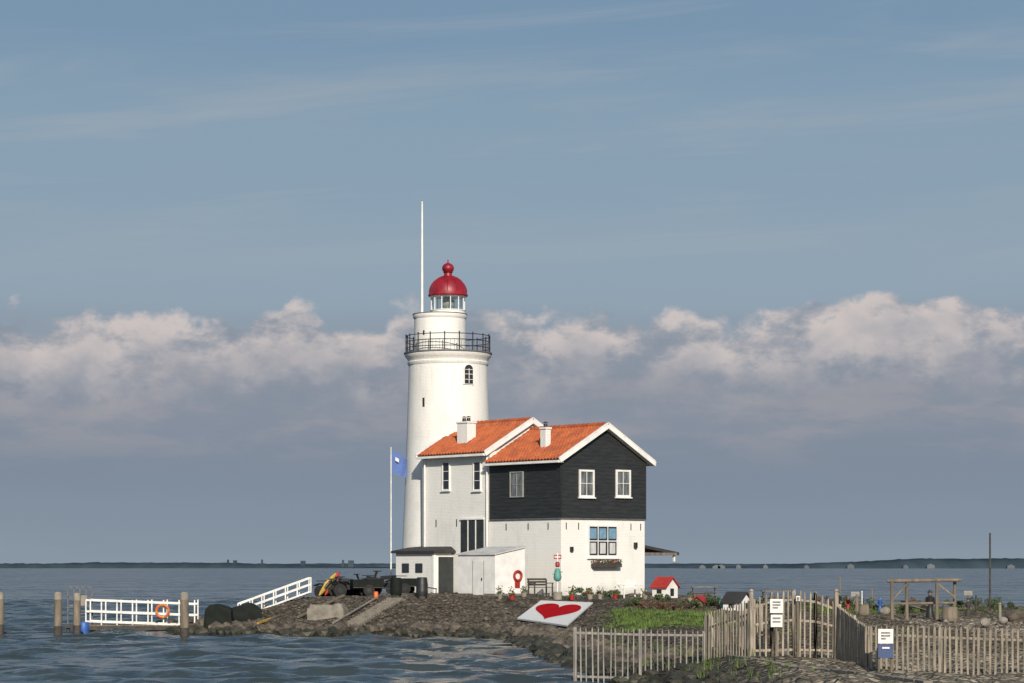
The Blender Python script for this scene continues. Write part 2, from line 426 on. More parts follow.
def roof(name,y0,y1,xl,xr,ze,zr):
    b=MB(HM)
    for sx,xe in ((-1,xl),(1,xr)):
        run=abs(RX-xe); n=int(run/.075); my=int((y1-y0)/.04)
        vs=[];fs=[]
        sl=math.atan2(zr-ze,run); nxv=sx*math.sin(sl)*1; nzv=math.cos(sl)
        for i in range(n+1):
            t=i/n; x=xe+(RX-xe)*t; z=ze+(zr-ze)*t
            s=t*run/math.cos(sl); step=(1-((s/.34)%1))*.045
            row=int(s/.34)
            for j in range(my+1):
                y=y0+(y1-y0)*j/my
                w=.045*math.sin(2*math.pi*y/.25)+.012*math.sin(4*math.pi*y/.25+1)
                hgt=.07+step+w+.006*math.sin(j*12.9+row*78.2)
                vs.append((x+nxv*hgt,y,z+nzv*hgt))
        for i in range(n):
            for j in range(my):
                a=i*(my+1)+j; fs.append((a,a+1,a+my+2,a+my+1))
        b.add(vs,fs,TILE)
        b.add([(xe,y0,ze-.02),(xe,y1,ze-.02),(RX,y1,zr-.02),(RX,y0,zr-.02),(xe,y0,ze-.12),(xe,y1,ze-.12),(RX,y1,zr-.12),(RX,y0,zr-.12)],
              [(0,1,2,3),(4,5,6,7),(0,1,5,4),(0,3,7,4),(1,2,6,5)],TRIM)
    nr=int((y1-y0)/.38)
    for i in range(nr):
        ya=y0+(y1-y0)*i/nr; yb=y0+(y1-y0)*(i+1)/nr
        b.cyl((RX,ya,zr+.06),(RX,yb+.03,zr+.09),.12,.135,TILE,10)
    return b.build(name,house)
roof('roof_tiles_front',-.34,L1+.02,-.36,6.26,8.70,10.58)
roof('roof_tiles_rear',L1-.02,L2+.02,-.36,6.26,9.26,11.12)
b=MB(HM)
def barge(y,xl,xr,ze,zr,w=.24):
    for xe in (xl,xr):
        s=1 if xe>RX else -1
        b.beam((xe+s*.06,y,ze-.03),(RX,y,zr-.0),.07,w,TRIM,up=(0,0,1))
        b.beam((xe+s*.06,y+.03,ze+.12),(RX,y+.03,zr+.16),.16,.05,TRIM)
barge(-.39,-.36,6.26,8.70,10.58)
barge(L1-.09,-.36,6.26,9.26,11.12)
barge(L2+.06,-.36,6.26,9.26,11.12,.2)
b.rng(-.50,-.36,-.34,L1+.0,8.58,8.70,TRIM); b.rng(6.27,6.42,-.34,L1,8.58,8.70,TRIM)
b.rng(-.50,-.37,L1-.04,L2+.02,9.14,9.26,TRIM); b.rng(-.37,-.0,L1+.06,L2,9.15,9.19,TRIM)
b.rng(-.36,-.065,-.3,L1,8.58,8.62,TRIM)
b.rng(-.08,5.98,-.08,-.06,5.68,5.74,LEAD); b.rng(-.08,-.06,-.06,L1,5.68,5.74,LEAD)
b.rng(-.09,.02,-.09,-.063,5.75,8.6,IRON)
b.cyl((-.12,L1+.12,9.1),(-.12,L1+.12,2.0),.05,.05,TRIM,8)
b.cyl((-.10,L2-.3,9.1),(-.10,L2-.3,4.1),.05,.05,TRIM,8)
b.build('bargeboards_and_gutters',house,bevel=.008)
gT=lambda x,y0: Matrix.Translation((x,y0,0))
sT=lambda y,x0: Matrix.Translation((x0,y,0))@Matrix.Rotation(rad(-90),4,'Z')
def window(b,T,zc,w,h,fr=.09,cols=1,rows=2,frm=TRIM,glass=GLASS,cur=None,sill=True,barw=.025):
    b.rng(-w/2,w/2,-.02,.05,zc-h/2,zc+h/2,glass,T)
    o=.07
    for x in (-w/2,w/2): b.rng(x-fr/2,x+fr/2,-o,.02,zc-h/2-fr/2,zc+h/2+fr/2,frm,T)
    for z in (zc-h/2,zc+h/2): b.rng(-w/2+fr/2,w/2-fr/2,-o+.004,.02,z-fr/2,z+fr/2,frm,T)
    for i in range(1,cols): x=-w/2+w*i/cols; b.rng(x-barw*.8,x+barw*.8,-o+.02,.01,zc-h/2+fr/2,zc+h/2-fr/2,frm,T)
    for i in range(1,rows): z=zc-h/2+h*i/rows; b.rng(-w/2+fr/2,w/2-fr/2,-o+.025,.01,z-barw,z+barw,frm,T)
    if sill: b.rng(-w/2-.1,w/2+.1,-.13,.02,zc-h/2-fr/2-.07,zc-h/2-fr/2-.003,frm,T)
b=MB(HM)
GREYG=mat('pane_with_net_curtain',(.15,.165,.17),.12,.6,2.5,stretch=(2,2,.5))
for px in (585.5,622):
    x=gX(px); window(b,gT(x,-.065),gZ(483.5,x),.95,1.33,fr=.1,cols=2,rows=2,glass=GREYG,barw=.014)
y=sY(518); window(b,sT(y,-.065),sZ(484.5,y),1.02,1.3,fr=.06,cols=2,rows=2,glass=GREYG,frm=mat('grey_frame',(.3,.3,.29),.6,.2),sill=False,barw=.014)
x=gX(602.5); window(b,gT(x,-.003),gZ(541,x),2.05,1.62,fr=.12,cols=3,rows=2,glass=GLASS)
T=gT(x,-.003); zc=gZ(541,x)
for k in (-.68,0,.68):
    b.rng(k-.24,k+.24,-.027,-.022,zc+.12,zc+.66,BLUECURT,T)
    b.rng(k-.2,k+.2,-.027,-.022,zc-.66,zc-.1,CURT,T)
for px in (446.5,477.5):
    y=sY(px); window(b,sT(y,-.0),sZ(476,y),.6,1.5,fr=.06,cols=1,rows=3,glass=GLASS,sill=True,barw=.016)
y=sY(472.5); T=sT(y,0); zc=sZ(537,y)
b.rng(-.95,.95,-.05,.03,zc-1.1,zc+.92,DOOR,T)
for k in (-.32,.34): b.rng(k-.03,k+.03,-.08,.0,zc-1.1,zc+.9,TRIM,T)
b.rng(-1.0,1.0,-.1,0,zc+.93,zc+1.01,TRIM,T); b.rng(-.25,.27,-.06,-.05,zc-.2,zc+.8,GLASS,T)
b.build('windows_and_doors',house,bevel=.006)
b=MB(HM)
def chim(x,y,z0,z1,w,l,pots):
    b.rng(x-w/2,x+w/2,y-l/2,y+l/2,z0,z1,WHITE)
    b.rng(x-w/2-.05,x+w/2+.05,y-l/2-.05,y+l/2+.05,z1-.10,z1,TRIM)
    for k in pots:
        b.cyl((x,y+k,z1),(x,y+k,z1+.2),.12,.10,IRON,10); b.cyl((x,y+k,z1+.24),(x,y+k,z1+.30),.16,.04,IRON,10)
chim(1.0,sY(466.5,1.0),9.3,11.15,.6,.9,(-.18,.2))
chim(1.0,sY(545.5,1.0),8.9,10.55,.34,.45,(0,))
b.build('chimneys',house,bevel=.01)
b=MB(HM)
for x in (.35,1.2,4.9,5.6): b.rng(x-.02,x+.02,-.03,.0,5.15,5.5,IRON)
for y in (1.0,2.6,4.4): b.rng(-.03,0,y-.02,y+.02,5.15,5.5,IRON)
for y in (6.6,8.6,10.4): b.rng(-.03,.003,y-.02,y+.02,5.4,5.8,IRON)
xw=gX(604); zw=gZ(564,xw)
b.rng(xw-.95,xw+.95,-.36,-.05,zw-.17,zw+.03,DWOOD)
b.rng(5.1,5.25,-.16,-.0,4.2,4.5,IRON)
b.rng(.6,.75,-.14,0,4.0,4.25,IRON)
o=b.build('wall_fittings',house)
b=MB(HM)
for k in range(260):
    x=xw+random.uniform(-.95,.95); z=zw+random.uniform(.0,.24); y=-.2+random.uniform(-.2,.12); r_=.035
    a=Matrix.Translation((x,y,z))@Euler((random.random()*6,random.random()*6,0)).to_matrix().to_4x4()
    b.add([(-r_,-r_,0),(r_,-r_,0),(r_,r_,0),(-r_,r_,0)],[(0,1,2,3)],random.choice([LEAF,LEAF,LEAF,REDP,PALE]),a)
b.build('flower_box_plants',house,smooth=False)
b=MB(HM)
z1,z2=4.55,4.0
b.add([(5.9,1.2,z1),(5.9,4.4,z1),(9.6,4.4,z2),(9.6,1.2,z2),(5.9,1.2,z1-.16),(5.9,4.4,z1-.16),(9.6,4.4,z2-.16),(9.6,1.2,z2-.16)],
      [(0,1,2,3),(4,5,6,7),(0,1,5,4),(1,2,6,5),(2,3,7,6),(3,0,4,7)],DARKROOF)
b.rng(9.3,9.4,1.3,1.4,3.5,z2-.16,TRIM); b.rng(9.3,9.37,4.2,4.27,1.0,z2-.16,WOOD)
b.rng(5.9,9.4,1.15,1.2,z2-.16,z2-.02,WOOD)
b.build('canopy',house)

AM=Matrix.Translation((X(434,133),133,0))@Matrix.Rotation(TH,4,'Z')
b=MB(AM)
b.rng(0,1.7,0,3.4,1.2,3.95,WHITE)
b.rng(-.2,1.9,-.25,3.6,3.953,4.08,DARKROOF)
b.add([(-.2,-.25,4.08),(1.9,-.25,4.08),(1.9,3.6,4.08),(-.2,3.6,4.08),(.8,.2,4.28),(1.9,.2,4.36),(1.9,3.3,4.36),(.8,3.3,4.28)],[(0,1,5,4),(1,2,6,5),(2,3,7,6),(3,0,4,7),(4,5,6,7)],DARKROOF)
b.rng(.25,1.6,-.04,0,1.75,3.75,DOOR); b.rng(.18,.25,-.07,0,1.75,3.8,TRIM)
b.rng(-.06,.1,-.06,.1,1.6,3.95,TRIM)
for y in (1.0,2.2): b.rng(-.05,0,y,y+.6,2.9,3.4,GLASS)
b.build('annex',house,bevel=.01)

SM=Matrix.Translation((X(495,124.5),124.5,0))@Matrix.Rotation(TH,4,'Z')
sh=empty('garden_shed',(X(495,124.5),124.5,1.7))
b=MB(SM)
b.add([(0,0,1.3),(1.98,0,1.3),(1.98,3.0,1.3),(0,3.0,1.3),(0,0,3.80),(1.98,0,4.16),(1.98,3.0,4.16),(0,3.0,3.80)],
  [(0,1,5,4),(1,2,6,5),(2,3,7,6),(3,0,4,7),(0,1,2,3),(4,5,6,7)],TRIM)
b.build('walls',sh)
b=MB(SM)
b.add([(-.08,-.08,3.81),(2.06,-.08,4.20),(2.06,3.08,4.20),(-.08,3.08,3.81),(-.08,-.08,3.87),(2.06,-.08,4.26),(2.06,3.08,4.26),(-.08,3.08,3.87)],
  [(0,1,5,4),(1,2,6,5),(2,3,7,6),(3,0,4,7),(0,1,2,3),(4,5,6,7)],GREYROOF)
b.build('roof',sh)
b=MB(SM)
b.rng(-.02,0,.9,1.75,1.75,3.5,TRIM); b.rng(-.05,-.02,1.0,1.06,2.5,2.65,IRON); b.rng(-.024,0,.875,.89,1.7,3.52,LEAD); b.rng(-.024,0,1.76,1.775,1.7,3.52,LEAD)
b.rng(-.015,0,.0,3.0,1.5,1.85,CONC); b.rng(0.0,1.98,-.015,0,1.5,1.85,CONC)
b.build('door',sh)
def torus(b,c,R,r_,m1,m2,Rm,n=24,k=8):
    for i in range(n):
        a=2*math.pi*i/n; e=2*math.pi*(i+1)/n
        p=Rm@Vector((R*math.cos(a),0,R*math.sin(a))); q=Rm@Vector((R*math.cos(e),0,R*math.sin(e)))
        b.cyl(Vector(c)+p,Vector(c)+q,r_,r_,m2 if (i%6==0) else m1,k)
b=MB(SM); torus(b,(1.45,-.08,2.75),.24,.065,REDP,REDP,Matrix()); b.rng(1.3,1.6,-.07,0,2.15,2.5,REDP)
b.build('lifebuoy')

# ------------------------------------------------------------------ lighthouse tower
TD=139.2; TX=X(448,TD); tower=empty('lighthouse',(TX,TD,1.7))
b=MB()
b.lathe(TX,TD,[(2.74,1.0),(2.70,2.6),(2.56,5.0),(2.45,7.5),(2.34,10.5),(2.26,13),(2.22,14.55),(2.28,14.62),(2.3,14.75),(2.24,14.80),(2.34,14.98),(2.44,15.08),(2.46,15.2)],WHITE,64)
b.lathe(TX-.46,TD,[(1.47,15.2),(1.45,17.2),(1.50,17.26),(1.53,17.36),(1.53,17.46)],WHITE,48)
b.build('tower_walls',tower)
b=MB(); b.lathe(TX,TD,[(2.46,15.2),(2.5,15.22),(2.5,15.3),(2.4,15.32)],LEAD,64)
b.lathe(TX-.46,TD,[(1.55,17.46),(1.55,17.50)],LEAD,48); b.build('gallery_deck',tower)
b=MB()
for i in range(18):
    a=rad(i*20+7); x=TX+2.38*math.cos(a); y=TD+2.38*math.sin(a)
    b.cyl((x,y,15.1),(x,y,16.28),.038,.032,IRON,6); rock(b,x,y,16.3,.045,IRON,I1,1,0)
    b.beam((x,y,15.15),(TX+2.2*math.cos(a),TD+2.2*math.sin(a),14.8),.05,.05,IRON)
for z in (15.55,15.9,16.23): b.ring(TX,TD,z,2.38,.024,IRON)
for i in range(72):
    a=rad(i*5); x=TX+2.38*math.cos(a); y=TD+2.38*math.sin(a); b.cyl((x,y,15.3),(x,y,15.9),.012,.012,IRON,4)
b.build('gallery_railing',tower)
b=MB()
lx=TX
b.lathe(lx,TD,[(.98,17.50),(.98,17.66),(1.01,17.68),(1.01,17.72)],TRIM,32)
b.lathe(lx,TD,[(.98,18.46),(1.06,18.48),(1.06,18.56)],TRIM,32)
for i in range(12):
    a=rad(i*30+10); x=lx+.95*math.cos(a); y=TD+.95*math.sin(a); b.cyl((x,y,17.68),(x,y,18.5),.03,.03,TRIM,6)
b.build('lantern_frame',tower)
b=MB(); b.lathe(lx,TD,[(.93,17.72),(.93,18.46)],LGLASS,32); b.f=b.f[:-2]; b.mi=b.mi[:-2]; b.build('lantern_glass',tower)
b=MB(); LENS=mat('lamp_lens_glass',(.35,.38,.33),.15,.4,8)
b.lathe(lx,TD,[(.2,17.7),(.22,17.85),(.34,17.95),(.38,18.1),(.34,18.28),(.2,18.42)],LENS,20); b.build('lamp_lens',tower)
b=MB()
prof=[(1.10,18.5),(1.13,18.56),(1.10,18.64)]+[(1.07*math.cos(rad(t)),18.66+1.02*math.sin(rad(t))) for t in range(4,76,6)]
prof+=[(.24,19.66),(.22,19.82),(.28,19.86),(.2,19.9)]
prof+=[(.34*math.cos(rad(t)),20.1+.3*math.sin(rad(t))) for t in range(-50,81,13)]+[(.05,20.42),(.03,20.6)]
b.lathe(lx,TD,prof,RED,40)
for i in range(12):
    a0=rad(i*30)
    pts=[(1.08*math.cos(rad(t)),18.66+1.03*math.sin(rad(t))) for t in range(4,76,10)]
    for (r1,za),(r2,zb) in zip(pts[:-1],pts[1:]): b.cyl((lx+r1*math.cos(a0),TD+r1*math.sin(a0),za),(lx+r2*math.cos(a0),TD+r2*math.sin(a0),zb),.025,.025,RED,5)
b.build('dome',tower)
b=MB()
fx=TX-1.45; fy=TD-.35
b.cyl((fx,fy,15.3),(fx,fy,20),.085,.07,TRIM,10); b.cyl((fx,fy,20),(fx,fy,23.7),.07,.05,TRIM,10); rock(b,fx,fy,23.75,.09,TRIM,I1,1,0)
b.build('flagpole_mast',tower)
def towerwin(px,py,w,h,arch=True):
    r_=2.70+(2.22-2.70)*(Z(py,TD)-1)/13.5
    if py<345: r_=1.47
    cx=448 if py>345 else 440
    dx=(px-cx)/F*(TD-2); a=math.asin(dx/r_); zc=Z(py,TD-2)
    ox=TX if py>345 else TX-.46
    T=Matrix.Translation((ox+r_*math.sin(a),TD-r_*math.cos(a),zc))@Matrix.Rotation(a,4,'Z')@RZ
    pts=[(-w/2,-h/2),(w/2,-h/2)]+([(w/2*math.cos(rad(t)),h/2-w/2+w/2*math.sin(rad(t))) for t in range(0,181,20)] if arch else [(w/2,h/2),(-w/2,h/2)])
    o=[(x*1.28,y*1.1) for x,y in pts]
    if arch: b.prism(o,.07,TRIM,T)
    b.prism(pts,.1 if arch else .02,GLASS,T)
    if arch:
        b.box((0,-.1,.11),(.03,h*.8,.03),TRIM,T)
        for k in (-.3,0,.25): b.box((0,k,.112),(w,.025,.03),TRIM,T)
b=MB(); towerwin(469,374,.52,1.05); towerwin(424.5,402,.13,.5,False); towerwin(424.5,331,.1,.25,False)
b.build('tower_windows',tower)

# ------------------------------------------------------------------ flag and pole
D=138; x=X(391,D); b=MB()
b.cyl((x,D,1.4),(x,D,Z(447,D)),.05,.03,RAILW,8); b.build('flagpole')
b=MB(); vs=[];fs=[]; zt=Z(451,D)
for i in range(13):
    for j in range(9):
        u=i/12; v=j/8
        vs.append((x+.06+u*.85, D-.12*math.sin(u*7+v*2)*u, zt-v*1.15-u*.42+.05*math.sin(u*5+v*3)))
for i in range(12):
    for j in range(8): a=i*9+j; fs.append((a,a+1,a+10,a+9))
b.add(vs,fs,FLAGM)
b.add([(x+.25,D-.16,zt-.35),(x+.45,D-.18,zt-.45),(x+.45,D-.18,zt-.65),(x+.25,D-.16,zt-.55)],[(0,1,2,3)],SIGNW)
b.build('blue_flag')

# ------------------------------------------------------------------ heart board on slope
P=[Vector(on_ground(*q)) for q in ((517,621),(541,603),(593,605),(567,628))]
b=MB()
lift=Vector((0,0,.12)); th=Vector((0,0,-.07))
def bil(u,v): return (P[0]*(1-u)+P[3]*u)*(1-v)+(P[1]*(1-u)+P[2]*u)*v+lift
N=10; vs=[];fs=[]
for i in range(N+1):
    for j in range(N+1): vs.append(bil(i/N,j/N))
for i in range(N):
    for j in range(N): a=i*(N+1)+j; fs.append((a,a+1,a+N+2,a+N+1))
n0=len(vs); vs+=[p+th for p in vs]; fs+=[tuple(q+n0 for q in f)[::-1] for f in fs]
edge=[i*(N+1) for i in range(N+1)]+[N*(N+1)+j for j in range(1,N+1)]+[i*(N+1)+N for i in range(N-1,-1,-1)]+[j for j in range(N-1,0,-1)]
for q in range(len(edge)): a,c_=edge[q],edge[(q+1)%len(edge)]; fs.append((a,c_,c_+n0,a+n0))
b.add(vs,fs,SIGNW)
hp=[]
for k in range(60):
    t=2*math.pi*k/60; hp.append((16*math.sin(t)**3,13*math.cos(t)-5*math.cos(2*t)-2*math.cos(3*t)-math.cos(4*t)))
hv=[bil(.5,.52)+Vector((0,0,.012))]+[bil(.5+x_/38,.54+y_/38)+Vector((0,0,.012)) for x_,y_ in hp]
b.add(hv,[(0,k+1,(k+1)%60+1) for k in range(60)],HEARTR)
b.build('heart_sign',smooth=False)

# ------------------------------------------------------------------ shore rocks
b=MB(); n=len(SH)
for i in range(0,13):
    ax,ay=SH[i];bx,by=SH[(i+1)%n]; L=math.hypot(bx-ax,by-ay); nx_,ny_=-(by-ay)/L,(bx-ax)/L
    near=i>=5
    for k in range(int(L*(14 if i<10 else 7 if i<12 else 3))):
        t=random.random(); off=random.uniform(-.5,1.6) if not near else random.uniform(-.6,2.2 if i<10 else 1.3)
        x=ax+(bx-ax)*t; y=ay+(by-ay)*t
        d0=sdist(np.array([x+nx_*.5]),np.array([y+ny_*.5]))[0]; sg=1 if d0>0 else -1
        x+=nx_*off*sg; y+=ny_*off*sg; z=gh(x,y); r_=random.uniform(.12,.36)*(1.0 if off<1.4 else .75)*(1 if i<10 else .75)
        rock(b,x,y,z+r_*.12,r_,STONEW if (z<.2 or i>=10) else STONE)
for i in (21,22,23,20,19,18):
    ax,ay=SH[i];bx,by=SH[(i+1)%n]; L=math.hypot(bx-ax,by-ay)
    for k in range(int(L*3)):
        t=random.random(); x=ax+(bx-ax)*t+random.uniform(-.8,.8); y=ay+(by-ay)*t+random.uniform(-.8,.8); r_=random.uniform(.15,.4)
        rock(b,x,y,gh(x,y)+.05,r_,STONE)
b.build('shore_rocks',smooth=False)
b=MB()
for k in range(3500):
    x=random.uniform(-17,4); y=random.uniform(111,127)
    d=sdist(np.array([x]),np.array([y]))[0]
    if d<1.0 or d>9: continue
    if random.random()<.75*(1-d/11): rock(b,x,y,gh(x,y)+.0,random.uniform(.05,.15),STONE)
for k in range(60):
    x=random.uniform(4,10); y=random.uniform(52,80)
    if 0<sdist(np.array([x]),np.array([y]))[0]<3: rock(b,x,y,gh(x,y)+.02,random.uniform(.05,.14),STONE)
b.build('scattered_stones',smooth=False)

# ------------------------------------------------------------------ vegetation
b=MB()
def tuft(b,x,y,z,h,m,n=5,w=.02,spread=.1):
    for q in range(n):
        a=random.uniform(0,6.28); dx,dy=math.cos(a),math.sin(a); l=h*random.uniform(.6,1.2); k=random.uniform(.1,.6)*l
        ox,oy=random.uniform(-spread,spread),random.uniform(-spread,spread)
        b.add([(x+ox-dy*w,y+oy+dx*w,z-.02),(x+ox+dy*w,y+oy-dx*w,z-.02),(x+ox+dx*k,y+oy+dy*k,z+l)],[(0,1,2)],m)
xs=np.random.uniform(2.5,26,20000); ys=np.random.uniform(75,134,20000); gm=grass_mask(xs,ys); hz_=height(xs,ys)
sel=(gm>np.random.uniform(.15,.9,20000))
for x,y,z in zip(xs[sel],ys[sel],hz_[sel]): tuft(b,x,y,z,.14,GRASSM,4,.025,.12)
for k in range(400):
    x=random.uniform(2,8); y=random.uniform(56,100); d=sdist(np.array([x]),np.array([y]))[0]
    if .8<d<2.8 and random.random()<.6: tuft(b,x,y,gh(x,y),.28,GRASSM,7,.015,.12)
b.build('grass',smooth=False)
def shrub(name,x,y,r_,h,m,n=700,leaf=.05):
    b=MB(); z=gh(x,y)
    for k in range(6):
        a=random.uniform(0,6.28); b.cyl((x,y,z-.05),(x+.6*r_*math.cos(a),y+.6*r_*math.sin(a),z+h*.7),.02,.008,WOOD,5)
    cl=[(x+random.uniform(-.7,.7)*r_,y+random.uniform(-.6,.6)*r_,z+random.uniform(.15,.8)*h,random.uniform(.25,.5)*min(r_,h)) for _ in range(9)]
    for k in range(n):
        cx,cy,cz,cr=random.choice(cl); d=Vector(np.random.normal(0,1,3)).normalized()*cr*random.uniform(.5,1.05)
        T=Matrix.Translation((cx+d.x,cy+d.y,max(z,cz+d.z*.8)))@Euler((random.random()*6,random.random()*6,random.random()*6)).to_matrix().to_4x4()
        l=leaf*random.uniform(.7,1.4); b.add([(-l,0,0),(0,-l*.5,0),(l,0,0),(0,l*.5,0)],[(0,1,2,3)],m,T)
    return b.build(name,smooth=False)
for px,py,r_,h,m in ((650,609,.7,.35,HEATH),(674,611,.9,.35,HEATH),(692,608,.7,.4,LEAF),(634,606,.5,.35,LEAF),(664,601,.6,.35,LEAF),
   (870,611,.8,.6,LEAF),(900,612,.9,.4,LEAF),(972,611,1.3,.5,LEAF),(986,609,1.2,.6,LEAF),(1003,611,.9,.45,LEAF),(845,608,.6,.6,LEAF),(940,607,1.1,.4,LEAF),
   (715,607,.6,.5,LEAF),(800,603,.9,.4,LEAF),(826,604,.8,.5,HEATH),(612,598,.5,.4,LEAF),(760,606,.8,.3,LEAF),(585,597,.5,.45,LEAF),(920,606,.7,.5,HEATH)):
    x,y,z=on_ground(px,py); shrub('garden_shrub',x,y,r_,h,m)

# ------------------------------------------------------------------ fences
def fence(name,pts,h,sp,m,pw=.055,rails=(.2,.85),postevery=2.2):
    b=MB()
    for (x0,y0,a0,t0),(x1,y1,a1,t1) in zip(pts[:-1],pts[1:]):
        L=math.hypot(x1-x0,y1-y0); n=max(1,int(L/sp)); ang=math.atan2(y1-y0,x1-x0)
        for i in range(n+1):
            t=(i+random.uniform(-.1,.1))/n; x=x0+(x1-x0)*t; y=y0+(y1-y0)*t; za=a0+(a1-a0)*t; zt=t0+(t1-t0)*t+random.uniform(-.015,.015)
            lean=random.uniform(-.014,.014)
            T=Matrix.Translation((x,y,za))@Matrix.Rotation(ang,4,'Z')@Matrix.Rotation(lean,4,'Y')@RZ
            H=zt-za; w_=pw*random.uniform(.85,1.15); b.prism([(-w_/2,0),(w_/2,0),(w_/2,H-.08),(0,H),(-w_/2,H-.08)],.022,m,T)
        for r_ in rails:
            za=a0+(t0-a0)*r_; zb=a1+(t1-a1)*r_
            ox,oy=-math.sin(ang)*.035,math.cos(ang)*.035
            b.beam((x0+ox,y0+oy,za),(x1+ox,y1+oy,zb),.035,.06,m)
        k=max(1,round(L/postevery))
        for i in range(k+1):
            t=i/k; x=x0+(x1-x0)*t-math.sin(ang)*.09; y=y0+(y1-y0)*t+math.cos(ang)*.09
            za=a0+(a1-a0)*t; zt=t0+(t1-t0)*t; b.box((x,y,(za+zt)/2-.1),(.09,.09,zt-za+.14),m,rz=ang)
    return b.build(name,smooth=False)
def fb(px,D,pt,pb): x=X(px,D); return (x,D,min(Z(pb,D),gh(x,D)+.1),Z(pt,D))
def ff(px,D,pt,pb): x=X(px,D); return (x,D,Z(pb,D),Z(pt,D))
fence('metal_railing_fence',[ff(575,68.5,626,682),ff(640,68.3,628,684),ff(704,68,630,675)],1.7,.155,PICKETG,.035,(.1,.88),1.9)
fence('picket_fence',[ff(706,68,613,683),fb(748,66,600,664)],1.7,.14,PICKET,.055,(.15,.78),1.5)
gate=[fb(754,66,598,658),fb(772,66,592,658),fb(794,66,589,658),fb(816,66,592,658),fb(834,66,600,658)]
fence('garden_gate',gate,1.7,.135,PICKET,.045,(.12,.55,.85),.9)
fence('picket_fence',[fb(836,66,603,660),fb(866,63,625,668),fb(940,62,626,683),fb(1030,61,628,690),fb(1200,60,630,690)],1.3,.135,PICKET,.055,(.15,.8),1.9)
fence('picket_fence',[fb(706,76,616,664),fb(740,76,612,655),fb(758,68,604,655)],1.5,.18,PICKET,.045,(.15,.8),2)
b=MB()
for px in (751,836): 
    x=X(px,66); b.cyl((x,65.9,.4),(x,65.9,2.55),.06,.06,PICKET,10); b.cyl((x,65.9,2.55),(x,65.9,2.61),.08,.03,PICKET,10)
b.build('gate_posts')
def sign(name,px0,px1,py0,py1,D,panels,post=None,pm=WOOD):
    b=MB(); x0,x1=X(px0,D),X(px1,D)
    for (a,bb,m,dy) in panels: b.rng(x0+(x1-x0)*a[0],x0+(x1-x0)*a[1],D-.03-dy,D-dy,Z(py0+(py1-py0)*bb[1],D),Z(py0+(py1-py0)*bb[0],D),m)
    if post:
        for t in post: x=x0+(x1-x0)*t; b.cyl((x,D+.05,gh(x,D)-.2),(x,D+.05,Z(py0,D)+.03),.035,.035,pm,8)
    return b.build(name,smooth=False)
LTXT=mat('sign_print',(.25,.25,.25),.6,.5,40)
sign('notice_board',770,783,599,627,65.75,[((0,1),(0,.5),SIGNW,0),((.05,.95),(.56,1),SIGNW,0),((.2,.8),(.08,.12),LTXT,.032),((.2,.8),(.18,.22),LTXT,.032),((.2,.6),(.28,.32),LTXT,.032),((.2,.8),(.65,.7),LTXT,.032),((.2,.8),(.78,.82),LTXT,.032)],(.5,))
sign('notice_board',796,800,596,601,65.8,[((0,1),(0,1),SIGNW,0),((.2,.8),(.2,.8),LTXT,.032)],(.5,))
sign('information_sign',878,893,629,658,61.6,[((0,1),(0,.5),SIGNW,0),((0,1),(.52,1),SIGNB,0),((.25,.75),(.62,.68),SIGNW,.032),((.2,.8),(.1,.14),LTXT,.032),((.2,.8),(.2,.24),LTXT,.032),((.2,.5),(.3,.34),LTXT,.032)],(.08,.92))

# ------------------------------------------------------------------ jetty with railings, gangway, mooring posts
jd=120.0; b=MB(); x0,x1=X(84,jd),X(207,jd); zd=Z(625,jd)
for i in range(int((x1-x0)/.2)): b.box((x0+.1+i*.2,jd+.6,zd-.03),(.18,1.4,.05),WOOD)
b.rng(x0,x1,jd-.08,jd,zd-.25,zd-.06,DWOOD); b.rng(x0,x1,jd+1.2,jd+1.28,zd-.25,zd-.06,DWOOD)
for x in np.linspace(x0+.2,x1-.3,5):
    for y in (jd,jd+1.2): b.cyl((x,y,-2),(x,y,zd-.06),.1,.1,DWOOD,8)
b.build('jetty')
for y in (jd-.02,jd+1.25):
    b=MB(); zt=Z(600,jd)
    for x in np.linspace(x0+.1,x1-.6,8): b.box((x,y,(zd+zt)/2),(.06,.06,zt-zd),RAILW)
    for f in (.15,.55,1): b.beam((x0+.1,y-.04,zd+(zt-zd)*f),(x1-.6,y-.04,zd+(zt-zd)*f-.2),.05,.09,RAILW)
    b.build('jetty_railing')
b=MB(); torus(b,(X(163,jd),jd-.16,Z(611,jd)),.3,.07,ORAP,YELP,Matrix()); b.build('lifebuoy')
b=MB(); gd=123.0
A=Vector((X(238,gd),gd,Z(618,gd))); B=Vector((X(309,gd+1),gd+1,Z(592,gd+1)))
for y in (0,1.2):
    o_=Vector((0,y,0)); 
    for hz0 in (.0,.38,.72): b.beam(A+o_+Vector((0,0,hz0)),B+o_+Vector((0,0,hz0)),.06,.08,RAILW)
    for k in range(7):
        p=A.lerp(B,k/6)+o_; b.beam(p,p+Vector((0,0,.74)),.06,.06,RAILW)
for k in range(22): p=A.lerp(B,(k+.5)/22)+Vector((0,.6,-.04)); b.box(p,(.15,1.2,.04),WOOD)
b.build('gangway')
def mooring(px,pyb,pyt,w=.2,cap=True):
    D=CZ*F/(pyb-567); x=X(px,D); zt=Z(pyt,D); b=MB()
    b.cyl((x,D,-2.5),(x,D,.5),w*1.02,w,DWOOD,14); b.cyl((x,D,.5),(x,D,zt-.12),w,w*.95,WOOD,14)
    b.cyl((x,D,zt-.3),(x,D,zt-.02),w*1.0,w*1.0,PALE if cap else DWOOD,14); b.cyl((x,D,zt-.02),(x,D,zt+.05),w*.9,w*.5,PALE,14)
    b.build('mooring_post')
mooring(58,637,593,.19); mooring(77,636,594,.18); mooring(184.5,639,593,.2); mooring(0,635,593,.19)
